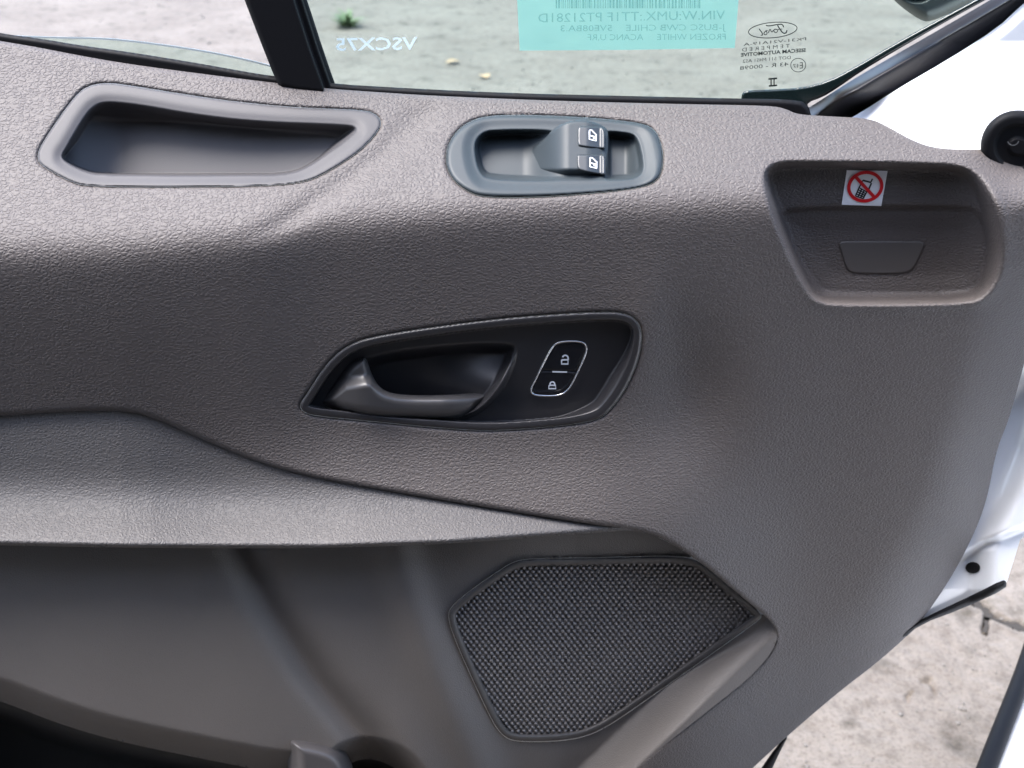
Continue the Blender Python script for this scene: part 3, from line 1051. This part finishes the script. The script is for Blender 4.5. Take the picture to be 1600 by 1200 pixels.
# unseen, added behind camera to darken the door: cab, sides, seat and roof
def boxes(name, lst, mat):
    V, F = [], []
    for (x0, y0, z0, x1, y1, z1) in lst:
        k = len(V)
        V += [(x, y, z) for z in (z0, z1) for y in (y0, y1) for x in (x0, x1)]
        F += [tuple(k + i for i in q) for q in ((0, 2, 3, 1), (4, 5, 7, 6), (0, 1, 5, 4), (2, 6, 7, 3), (0, 4, 6, 2), (1, 3, 7, 5))]
    o = link_mesh(name, V, F, mat, van, smooth=False)
    bv = o.modifiers.new('bevel', 'BEVEL'); bv.width = 0.02; bv.segments = 2
    return o


M_cab = plain('cab_block_dark', (0.03, 0.03, 0.032), 0.85)
boxes('cab_light_block', [(-1.7, -3.0, 0.45, 1.9, -2.9, 2.45), (-1.7, -2.9, 0.40, 1.9, -1.25, 0.55), (-1.75, -3.0, 0.45, -1.65, -1.25, 2.45), (1.85, -3.0, 0.45, 1.95, -1.25, 2.45)], M_cab)
boxes('seat_light_block', [(-0.9, -2.4, 0.56, -0.25, -1.5, 1.0), (-1.15, -2.4, 0.7, -0.9, -1.5, 1.75)], M_cab)  # unseen, added with the cab to block light
boxes('body_light_block', [(1.96, -3.1, 0.35, 3.6, -1.2, 2.5), (-4.2, -3.1, 0.35, -1.76, -1.2, 2.5), (-4.2, -3.1, 2.51, 3.6, -1.2, 2.62)], M_paint)

# ------------------------------------------------------------------ ground
M_ground, n, b = new_mat('dusty_concrete')
L = n.links.new
tc = node(n, 'ShaderNodeTexCoord')


def noise_node(scale, detail=6, rough=0.6):
    x = node(n, 'ShaderNodeTexNoise'); x.inputs['Scale'].default_value = scale; x.inputs['Detail'].default_value = detail; x.inputs['Roughness'].default_value = rough
    L(tc.outputs['Object'], x.inputs['Vector'])
    return x


def ramp(src, stops):
    r = node(n, 'ShaderNodeValToRGB')
    el = r.color_ramp.elements
    while len(el) < len(stops):
        el.new(0.5)
    for e_, (p_, c_) in zip(el, stops):
        e_.position = p_; e_.color = (*c_, 1)
    L(src, r.inputs['Fac'])
    return r


def mixc(fac, a, b_, mode='MIX'):
    x = node(n, 'ShaderNodeMix', data_type='RGBA', blend_type=mode)
    if isinstance(fac, float):
        x.inputs[0].default_value = fac
    else:
        L(fac, x.inputs[0])
    L(a, x.inputs[6]); L(b_, x.inputs[7])
    return x.outputs[2]


r1 = ramp(noise_node(1.6, 7).outputs['Fac'], [(0.3, (0.120, 0.102, 0.086)), (0.55, (0.150, 0.131, 0.112)), (0.75, (0.178, 0.157, 0.136))])
r2 = ramp(noise_node(22, 8, 0.7).outputs['Fac'], [(0.30, (0.58, 0.55, 0.52)), (0.5, (0.95, 0.94, 0.93)), (0.7, (1.08, 1.08, 1.08))])
r3 = ramp(noise_node(150, 4, 0.6).outputs['Fac'], [(0.33, (0.72, 0.70, 0.68)), (0.48, (1, 1, 1)), (0.7, (1.1, 1.1, 1.1))])
r4 = ramp(noise_node(6, 5, 0.65).outputs['Fac'], [(0.30, (0.42, 0.41, 0.37)), (0.45, (1, 1, 1)), (0.8, (1.04, 1.03, 1.02))])
c = mixc(1.0, r1.outputs[0], r2.outputs[0], 'MULTIPLY')
c = mixc(1.0, c, r3.outputs[0], 'MULTIPLY')
c = mixc(1.0, c, r4.outputs[0], 'MULTIPLY')
L(c, b.inputs['Base Color'])
b.inputs['Roughness'].default_value = 0.9
bp = node(n, 'ShaderNodeBump'); bp.inputs['Distance'].default_value = 0.004; bp.inputs['Strength'].default_value = 0.8
L(noise_node(120, 6, 0.65).outputs['Fac'], bp.inputs['Height']); L(bp.outputs[0], b.inputs['Normal'])


def vnoise(x, y, seed):
    r = np.random.default_rng(seed)
    T = r.random((256, 256))
    i = np.floor(x).astype(int); j = np.floor(y).astype(int)
    a = x - i; c_ = y - j
    a = a * a * (3 - 2 * a); c_ = c_ * c_ * (3 - 2 * c_)
    g = lambda p, q: T[p % 256, q % 256]
    return (g(i, j) * (1 - a) + g(i + 1, j) * a) * (1 - c_) + (g(i, j + 1) * (1 - a) + g(i + 1, j + 1) * a) * c_


xs = np.concatenate([np.linspace(-70, -4, 30)[:-1], np.linspace(-4, 0.3, 130)[:-1], np.linspace(0.3, 1.5, 260)[:-1], np.linspace(1.5, 5, 80)[:-1], np.linspace(5, 70, 30)])
ys = np.concatenate([np.linspace(-60, 0.2, 30)[:-1], np.linspace(0.2, 1.6, 330)[:-1], np.linspace(1.6, 12, 180)[:-1], np.linspace(12, 90, 30)])
X, Y = np.meshgrid(xs, ys)
Z = 0.010 * (vnoise(X * 3, Y * 3, 1) - .5) + 0.006 * (vnoise(X * 14, Y * 14, 2) - .5) + 0.004 * (vnoise(X * 60, Y * 60, 3) - .5)
cr = [[(1500, 915), (1522, 935), (1535, 948), (1545, 962), (1556, 966), (1570, 972), (1585, 974), (1610, 983), (1680, 990), (1760, 1030)], [(1545, 962), (1540, 985)], [(1440, 1066), (1458, 1062), (1466, 1078)], [(1425, 1076), (1416, 1092)]]
for pts, dep, wd in zip(cr, (0.045, 0.025, 0.010, 0.010), (0.017, 0.010, 0.006, 0.005)):
    g = np.array([G(a, b_)[:2] for a, b_ in pts])
    m = (X > g[:, 0].min() - .1) & (X < g[:, 0].max() + .1) & (Y > g[:, 1].min() - .1) & (Y < g[:, 1].max() + .1)
    e = sdf(g, X[m] + 0.02 * (vnoise(X[m] * 40, Y[m] * 40, 9) - .5), Y[m] + 0.02 * (vnoise(X[m] * 40, Y[m] * 40, 11) - .5), closed=False)[0]
    Z[m] -= dep * sm(wd, wd * 0.2, e)
idx = np.arange(X.size).reshape(X.shape)
F = np.stack([idx[:-1, :-1].ravel(), idx[:-1, 1:].ravel(), idx[1:, 1:].ravel(), idx[1:, :-1].ravel()], 1)
gr = link_mesh('ground', np.stack([X.ravel(), Y.ravel(), Z.ravel()], 1), F, M_ground)
gr['kind'] = 'structure'

# dark strip in the crack, its depth shade put into the colour
V, F = [], []
for pts, wd in zip(cr[:2], (0.030, 0.016)):
    g = chaikin([G(a, b_)[:2] for a, b_ in pts], 2, False)
    t = np.gradient(g, axis=0); t /= np.hypot(t[:, 0], t[:, 1])[:, None]
    nr = np.stack([-t[:, 1], t[:, 0]], 1)
    k = len(V)
    for i in range(len(g)):
        a_ = g[i] + nr[i] * wd * random.uniform(0.2, 0.6); c_ = g[i] - nr[i] * wd * random.uniform(0.2, 0.6)
        V += [(a_[0], a_[1], -0.006), (c_[0], c_[1], -0.006)]
    F += [(k + 2 * i, k + 2 * i + 1, k + 2 * i + 3, k + 2 * i + 2) for i in range(len(g) - 1)]
crack_dark = link_mesh('ground_crack', V, F, plain('crack_shade', (0.03, 0.026, 0.022), 0.95), smooth=False)
crack_dark['kind'] = 'structure'

# loose grit and pebbles
pv, pf = [], []
base_v = np.array([(1, 0, 0), (-1, 0, 0), (0, 1, 0), (0, -1, 0), (0, 0, 1), (0, 0, -1)], float)
base_f = [(0, 2, 4), (2, 1, 4), (1, 3, 4), (3, 0, 4), (2, 0, 5), (1, 2, 5), (3, 1, 5), (0, 3, 5)]
k = 0
for _ in range(1100):
    px, py = random.uniform(-100, 1700), random.choice([random.uniform(-10, 180), random.uniform(900, 1250)])
    g = G(px, py)
    rr = random.choice([0.0018, 0.0022, 0.003, 0.0045]) * (1 + 0.25 * g[1])
    q = base_v * np.array([random.uniform(.7, 1.4), random.uniform(.7, 1.4), random.uniform(.4, .8)]) * rr
    a = random.uniform(0, 6.28)
    q = np.stack([q[:, 0] * math.cos(a) - q[:, 1] * math.sin(a), q[:, 0] * math.sin(a) + q[:, 1] * math.cos(a), q[:, 2]], 1)
    pv.append(q + np.array([g[0], g[1], rr * 0.25])); pf += [tuple(v + k for v in f) for f in base_f]
    k += 6
pb = link_mesh('gravel', np.vstack(pv), pf, plain('grit', (0.15, 0.135, 0.12), 0.9))
pb['kind'] = 'stuff'

# weed tuft
M_leaf = plain('weed_green', (0.12, 0.17, 0.08), 0.6)
g = G(545, 42)
V, F = [], []
for _ in range(150):
    a = random.uniform(0, 6.28); l = random.uniform(0.06, 0.17); r0 = random.uniform(0, 0.05)
    bx, by = r0 * math.cos(a * 3), r0 * math.sin(a * 3)
    hz = random.uniform(0.2, 0.9)
    tip = np.array([bx + l * math.cos(a), by + l * math.sin(a), l * hz])
    mid = np.array([bx + .5 * l * math.cos(a), by + .5 * l * math.sin(a), l * hz * .75])
    sd = np.array([-math.sin(a), math.cos(a), 0]) * random.uniform(0.006, 0.014)
    k = len(V)
    V += [np.array([bx, by, 0]), mid + sd, tip, mid - sd]
    F.append((k, k + 1, k + 2, k + 3))
wd = link_mesh('weed', np.array(V), F, M_leaf)
wd.location = tuple(g)
wd['label'] = 'small green weed growing on the pale ground beyond the window'
wd['category'] = 'weed'


def leaf(px, py, size, ang, col, label):
    g = G(px, py)
    V, F = [], []
    n = 8
    for i in range(n + 1):
        u = i / n
        wv = 0.38 * math.sin(math.pi * u) ** 0.8
        for s in (-1, 0, 1):
            V.append((size * (u - .5), size * wv * s, size * (0.10 * abs(s) * math.sin(math.pi * u) + 0.05 * math.sin(3 * u) + 0.05)))
    for i in range(n):
        for s in (0, 1):
            F.append((i * 3 + s, (i + 1) * 3 + s, (i + 1) * 3 + s + 1, i * 3 + s + 1))
    o = link_mesh('fallen_leaf', V, F, plain('dry_leaf', col, 0.7))
    o.location = (g[0], g[1], 0.006); o.rotation_euler = (0, 0, ang)
    o['label'] = label; o['category'] = 'leaf'; o['group'] = 'dry leaves on the ground'
    return o


leaf(708, 100, 0.11, 0.4, (0.27, 0.19, 0.11), 'flat tan dry leaf on the ground, the one nearer the etched window code')
leaf(757, 122, 0.10, 1.9, (0.33, 0.22, 0.12), 'curled tan dry leaf on the ground just above the window seal')
